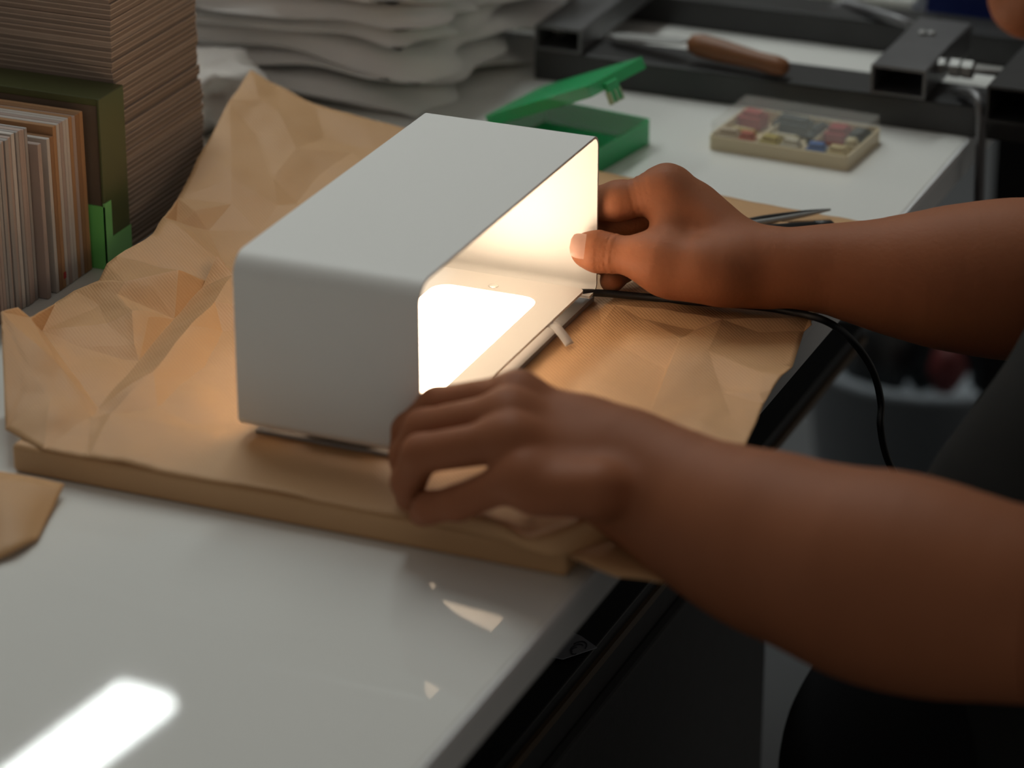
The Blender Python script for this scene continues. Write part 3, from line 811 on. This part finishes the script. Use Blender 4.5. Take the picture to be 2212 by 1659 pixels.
# --- right hand (far), pinching the back wall of the lamp between thumb and fingers
R_el = pt(2440, 600, 1.745, 44)
rf = [pt(1625, 572, 1.752, 17.6), pt(1700, 578, 1.750, 17.4), pt(1800, 581, 1.750, 20.4), pt(1900, 594, 1.748, 25.6), pt(2000, 600, 1.746, 31.6), pt(2100, 602, 1.745, 36.8), pt(2212, 604, 1.745, 40), R_el]
R_wr = rf[0]
R_im = pt(1440, 406, 1.770, 11.5); R_mm = pt(1448, 410, 1.788, 11.8); R_rm = pt(1462, 442, 1.802, 11); R_pm = pt(1480, 488, 1.810, 10)
R_fing = [
    [R_im, pt(1402, 420, 1.7715, 11.0), pt(1374, 427, 1.773, 10.2), pt(1336, 434, 1.774, 11.0), pt(1278, 442, 1.784, 9.4), pt(1242, 466, 1.780, 7.4)],
    [R_mm, pt(1362, 470, 1.793, 10.0), pt(1308, 497, 1.793, 8.8), pt(1272, 520, 1.784, 7.4)],
    [R_rm, pt(1378, 509, 1.806, 9.4), pt(1320, 540, 1.800, 8.4), pt(1288, 565, 1.787, 7.2)],
    [R_pm, pt(1395, 548, 1.812, 8.4), pt(1345, 580, 1.803, 7.6), pt(1322, 606, 1.788, 6.8)]]
R_th = [pt(1560, 592, 1.744, 14.5), pt(1425, 566, 1.748, 13.2), pt(1385, 556, 1.752, 10.6), pt(1318, 547, 1.7585, 9.9), pt(1288, 543, 1.7605, 10.1), pt(1268, 540, 1.7640, 9.0)]
allp = [p[0] for p in rf[:7]]+[p[0] for c in R_fing for p in c]+[p[0] for p in R_th]
lo = np.min(allp, axis=0)-.025; hi = np.max(allp, axis=0)+.025
lo[0] = min(lo[0], .06); hi[0] = U(2212, 604, d=1.745).x+.012
fl = Field(lo, hi, .00115)
palm = None
for m, r0 in ((R_im, 12), (R_mm, 12.5), (R_rm, 12), (R_pm, 11)):
    w = (R_wr[0]+(m[0]-R_im[0])*.26, .0115)
    c = fl.cone(w[0], m[0], w[1], m[1]*.98); palm = c if palm is None else smin(palm, c, .016)
palm = smin(palm, fl.chain(rf, .016), .014)
th_base = fl.cone(R_th[0][0], R_th[1][0], .0170, .0135)
palm = smin(palm, th_base, .014)
palm = smin(palm, fl.cone(*[p[0] for p in (pt(1520, 585, 1.742, 0), pt(1450, 600, 1.748, 0))], .0125, .0095), .014)    # ball of the thumb
palm = smin(palm, fl.cone(*[p[0] for p in (pt(1446, 440, 1.766, 0), pt(1438, 535, 1.756, 0))], .0095, .0095), .012)     # web of skin
palm = smin(palm, fl.cone(*[p[0] for p in (pt(1500, 455, 1.775, 0), pt(1560, 530, 1.765, 0))], .012, .014), .012)
D = palm
for k_, ch in enumerate(R_fing):
    D = np.minimum(D, smin(palm, fl.chain(ch, .003), .008))
thb = fl.chain(R_th[1:], .006)
ax = R_th[4][0]-R_th[2][0]
for px, rr in ((1302, .0005), (1311, .0007), (1321, .0008), (1333, .0006), (1342, .0004)):
    k_ = (0, 3, 4) if px < 1318 else (0, 3, 2)
    f_ = (px-1318)/(1288-1318) if px < 1318 else (px-1318)/(1385-1318)
    c_ = mid(R_th[3], R_th[k_[2]], f_)
    thb = fl.dent(thb, c_[0], ax, .0135, rr, .0010)
for px, py, d, rr in ((1392, 423, 1.772, .0006), (1379, 426, 1.7727, .0008), (1404, 420, 1.7715, .0005), (1368, 428, 1.7733, .0006)):
    p, _ = pt(px, py, d, 0)
    D = fl.dent(D, p, R_fing[0][3][0]-R_fing[0][0][0], .0135, rr, .0011)
D = np.minimum(D, smin(palm, thb, .009))
v1, q1_ = skin_mesh(D, fl)

# --- left hand (near), fingers over the front wall of the lamp, thumb inside
lf = [pt(1340, 1003, 1.522, 25), pt(1420, 1052, 1.512, 26.5), pt(1500, 1104, 1.500, 30.5), pt(1600, 1150, 1.485, 35.5), pt(1700, 1186, 1.470, 39), pt(1850, 1236, 1.448, 43), pt(1960, 1262, 1.437, 44.5), pt(2060, 1285, 1.428, 42), pt(2160, 1302, 1.42, 38.5), pt(2260, 1315, 1.415, 37), pt(2380, 1322, 1.41, 37)]
L_wr = lf[0]
L_im = py_(1120, 856, -.014, 11.0); L_mm = py_(1100, 897, -.034, 11.2); L_rm = py_(1105, 950, -.051, 10.5); L_pm = py_(1130, 1028, -.062, 9.8)
L_fing = [
    [L_im, py_(945, 880, -.0125, 9.8), py_(885, 930, -.0105, 8.6), py_(872, 975, -.0085, 7.4)],
    [L_mm, py_(915, 928, -.031, 9.8), py_(880, 985, -.029, 8.6), py_(880, 1035, -.025, 7.4)],
    [L_rm, py_(910, 980, -.053, 9.3), py_(882, 1040, -.050, 8.2), py_(886, 1075, -.046, 7.0)],
    [L_pm, py_(990, 1086, -.0615, 8.4), py_(930, 1096, -.060, 7.6), py_(912, 1108, -.057, 6.6)]]
L_th = [py_(1250, 935, -.010, 14), py_(1150, 900, .012, 12.0), py_(1050, 905, .016, 10), py_(985, 915, .0115, 9)]
allp = [p[0] for p in lf[:9]]+[p[0] for c in L_fing for p in c]+[p[0] for p in L_th]
lo = np.min(allp, axis=0)-.055; hi = np.max(allp, axis=0)+.055; lo[0] += .03
hi[0] = U(2262, 1300, d=1.42).x
fl2 = Field(lo, hi, .0015)
palm = None
for m in (L_im, L_mm, L_rm, L_pm):
    w = L_wr[0]+(m[0]-L_mm[0])*.42
    c = fl2.cone(w, m[0], .0135, m[1]*.95); palm = c if palm is None else smin(palm, c, .013)
# forearm is broader than deep near the wrist
palm = smin(palm, fl2.chain(lf, .015), .020)
palm = smin(palm, fl2.cone(L_th[0][0], L_th[1][0], .015, .0125), .014)
palm = smin(palm, fl2.cone(*[p[0] for p in (py_(1290, 1060, -.06, 0), py_(1160, 1062, -.066, 0))], .013, .011), .014)
D = palm
for ch in L_fing: D = np.minimum(D, smin(palm, fl2.chain(ch, .003), .009))
D = np.minimum(D, smin(palm, fl2.chain(L_th[1:], .005), .009))
v2_, q2_ = skin_mesh(D, fl2)

# --- head, neck, shoulders and upper arms
chin = U(2180, 36, y=.15)
ti = math.radians(24)
hf = Vector((-math.cos(ti), 0, -math.sin(ti))); hu = Vector((-math.sin(ti), 0, math.cos(ti))); hs = Vector((0, 1, 0))
def H(x, y, z): return np.array(chin+hf*x+hs*y+hu*z)
hR = np.array([hf, hs, hu]).T
L_el = lf[10]; L_sh = (np.array((.585, -.045, .215)), .052); R_sh = (np.array((.585, .335, .215)), .052)
fl3 = Field((.28, -.16, -.06), (.76, .46, .56), .0036)
D = fl3.ell(H(-.098, 0, .128), (.096, .075, .092), hR)
D = smin(D, fl3.ell(H(-.060, 0, .075), (.062, .058, .075), hR), .03)
D = smin(D, fl3.ell(H(-.015, 0, .008), (.017, .020, .015), hR), .02)        # chin
for s in (-1, 1):
    D = smin(D, fl3.cone(H(-.018, .012*s, .006), H(-.085, .054*s, .040), .014, .014), .022)   # jaw
    D = smin(D, fl3.ell(H(-.020, .040*s, .088), (.014, .018, .014), hR), .015)                # cheekbone
    D = smin(D, fl3.ell(H(-.012, .026*s, .125), (.010, .022, .008), hR), .012)                # brow
    D = -smin(-D, fl3.ell(H(-.002, .031*s, .105), (.014, .016, .009), hR), .012)              # eye socket
    D = smin(D, fl3.ell(H(-.098, .076*s, .100), (.018, .007, .032), hR), .006)                # ear
    D = smin(D, fl3.ell(H(.008, .011*s, .066), (.009, .007, .007), hR), .006)                 # nostril wing
D = smin(D, fl3.cone(H(-.004, 0, .112), H(.017, 0, .073), .006, .0095), .008)                 # nose
D = smin(D, fl3.ell(H(-.004, 0, .032), (.009, .020, .0055), hR), .004)                        # lower lip
D = smin(D, fl3.ell(H(-.002, 0, .043), (.008, .021, .005), hR), .004)                         # upper lip
D = -smin(-D, fl3.ell(H(.002, 0, .0375), (.010, .022, .0012), hR), .003)
neck0, neck1 = H(-.105, 0, .045), np.array((.56, .145, .235))
D = smin(D, fl3.cone(neck0, neck1, .055, .062), .03)
for sh, el, w in ((L_sh, L_el, (lf[8], lf[9], lf[10])), (R_sh, R_el, (rf[5], rf[6], rf[7]))):
    D = smin(D, fl3.cone(neck1, sh[0], .055, .050), .05)
    D = smin(D, fl3.chain(w, .008), .02)
    D = smin(D, fl3.cone(w[-1][0], sh[0], w[-1][1], .052), .03)
D = smin(D, fl3.cone(np.array((.585, .0, .16)), np.array((.585, .29, .16)), .085, .085), .06)
D = smin(D, fl3.cone(np.array((.575, .145, .16)), np.array((.57, .145, .0)), .10, .11), .06)
v3, q3 = skin_mesh(D, fl3)
V = np.concatenate([v1, v2_, v3]); Q = np.concatenate([q1_, q2_+len(v1), q3+len(v1)+len(v2_)])
person = thing('person', (.6, .14, -.75), 'person in charcoal shirt leaning in, both hands holding the lit lamp', 'person')
me = bpy.data.meshes.new('body'); me.vertices.add(len(V)); me.vertices.foreach_set('co', V.astype(np.float32).ravel())
me.loops.add(len(Q)*4); me.loops.foreach_set('vertex_index', Q[:, ::-1].astype(np.int32).ravel())
me.polygons.add(len(Q)); me.polygons.foreach_set('loop_start', np.arange(0, len(Q)*4, 4, dtype=np.int32))
me.polygons.foreach_set('use_smooth', np.ones(len(Q), dtype=bool))
me.update(calc_edges=True); me.validate(); me.materials.append(m_skin)
body = bpy.data.objects.new('body', me); COL.objects.link(body); rel(body, person)

# thumbnail of the far hand
tc_, _ = pt(1259, 540, 1.7612, 0); tip, _ = pt(1235, 536, 1.762, 0); back_, _ = pt(1285, 544, 1.7605, 0)
ax = Vector(tip-back_).normalized(); toward = Vector(CAM-tc_).normalized()
dors = (toward*1.0+Vector((0, 0, .35))); dors = (dors-ax*dors.dot(ax)).normalized(); lat_ = ax.cross(dors)
def nail_patch(name, c, half_len, half_w, rad, material, lift, parent, l0=-1, l1=1, p=3.2):
    vts, fcs = [], []; nu, nv = 14, 14
    for i in range(nu+1):
        for j in range(nv+1):
            a = -1+2*i/nu; b = -1+2*j/nv
            w = (1-abs(a)**p)**(1/p) if abs(a) < 1 else .25
            w = max(w, .3); ang = b*w*half_w/rad
            q = Vector(c)+ax*(a*half_len)+lat_*(math.sin(ang)*rad)+dors*(math.cos(ang)*rad-(.0010*max(0, a)**2)+lift)
            vts.append(q)
    for i in range(nu):
        for j in range(nv): fcs.append((i*(nv+1)+j, (i+1)*(nv+1)+j, (i+1)*(nv+1)+j+1, i*(nv+1)+j+1))
    o = meshobj(name, vts, fcs, material, smooth=True); s = o.modifiers.new('thickness', 'SOLIDIFY'); s.thickness = .0007; s.offset = 0
    o.parent = parent; return o
nail_patch('thumbnail', tc_, .0063, .0078, .0092, m_nail, .0006, body)

# clothes
fs = Field((.30, -.14, -.34), (.80, .44, .36), .0055)
T = fs.cone(np.array((.585, .0, .165)), np.array((.585, .29, .165)), .098, .098)
T = smin(T, fs.cone(np.array((.575, .145, .16)), np.array((.53, .145, -.06)), .118, .125), .07)
T = smin(T, fs.cone(np.array((.53, .06, -.10)), np.array((.53, .23, -.10)), .12, .12), .06)
T = smin(T, fs.cone(np.array((.47, .09, -.14)), np.array((.47, .2, -.14)), .115, .115), .06)
T = smin(T, fs.cone(np.array((.465, .165, .07)), np.array((.428, .11, -.02)), .10, .105), .06)
T = smin(T, fs.cone(np.array((.56, .145, -.10)), np.array((.58, .145, -.27)), .14, .15), .06)
for sh, el in ((L_sh, L_el), (R_sh, R_el)):
    T = smin(T, fs.cone(neck1+np.array((.012, 0, -.008)), sh[0], .064, .064), .03)
    m_ = sh[0]+(el[0]-sh[0])*.55
    T = smin(T, fs.cone(sh[0], m_, .062, .060), .03)
T = T + .004*np.sin(fs.Y*55+fs.Z*22+np.sin(fs.X*30))*np.ones_like(T)*.6
T = np.maximum(T, -(fs.cone(neck1+np.array((-.035, 0, .03)), neck1+np.array((-.07, 0, .13)), .062, .085)))
vt, qt = skin_mesh(T, fs)
rel(meshobj('t_shirt', vt.tolist(), qt[:, ::-1].tolist(), m_shirt, smooth=True), person)
fp = Field((.20, -.12, -.76), (.85, .42, .0), .0075)
B = None
for s, yk in ((-1, .065), (1, .245)):
    kn_ = np.array(U(1985, 1340, d=1.62)) if s < 0 else np.array((.33, .25, -.20))
    kn_[2] = min(kn_[2], -.09)
    hip = np.array((.62, yk, -.30)); ank = np.array((kn_[0]+.10, yk, -.70))
    c = fp.chain([(hip, .095), (kn_+np.array((.06, 0, 0)), .078), (kn_+np.array((.02, 0, -.06)), .074), (ank, .055)], .05)
    c = smin(c, fp.cone(ank, ank+np.array((-.09, 0, -.012)), .042, .034), .02)
    B = c if B is None else smin(B, c, .02)
B = smin(B, fp.cone(np.array((.62, .08, -.30)), np.array((.62, .22, -.30)), .11, .11), .05)
vb, qb = skin_mesh(B, fp)
rel(meshobj('trousers', vb.tolist(), qb[:, ::-1].tolist(), m_pants, smooth=True), person)
fh = Field(np.array(chin)+np.array((-.05, -.12, -.02)), np.array(chin)+np.array((.27, .12, .31)), .0045)
A = fh.ell(H(-.104, 0, .136), (.101, .082, .096), hR)
cut = (fh.X-H(-.045, 0, .15)[0])*(hf.x*.75+hu.x*-.66)+(fh.Z-H(-.045, 0, .15)[2])*(hf.z*.75+hu.z*-.66)+0*fh.Y
A = np.maximum(A, cut)
A = A+.0025*np.sin(fh.Y*260+40*fh.Z)*np.sin(fh.X*90)
va, qa = skin_mesh(A, fh)
rel(meshobj('hair', va.tolist(), qa[:, ::-1].tolist(), m_hair, smooth=True), person)
for s in (-1, 1):
    b = bmesh.new(); bmesh.ops.create_uvsphere(b, u_segments=16, v_segments=10, radius=.0115)
    for v in b.verts: v.co += Vector(H(-.014, .031*s, .105))
    rel(bmobj('eyeball', b, m_eye, smooth=True), person)

# stool under the person
m_seat = mat('stool_seat', (.02, .02, .02), rough=.6)
st = thing('stool', (.66, .15, -.75), 'round black stool under the seated person', 'stool')
b = bmesh.new(); tube_mesh(b, [(.66, .15, -.445), (.66, .15, -.435), (.66, .15, -.42), (.66, .15, -.412)], [.15, .165, .165, .15], 32); rel(bmobj('seat', b, m_seat), st)
for k in range(4):
    a_ = math.pi/4+k*math.pi/2
    rel(tube('leg', [(.66+.10*math.cos(a_), .15+.10*math.sin(a_), -.445), (.66+.17*math.cos(a_), .15+.17*math.sin(a_), -.75)], .011, m_zinc), st)
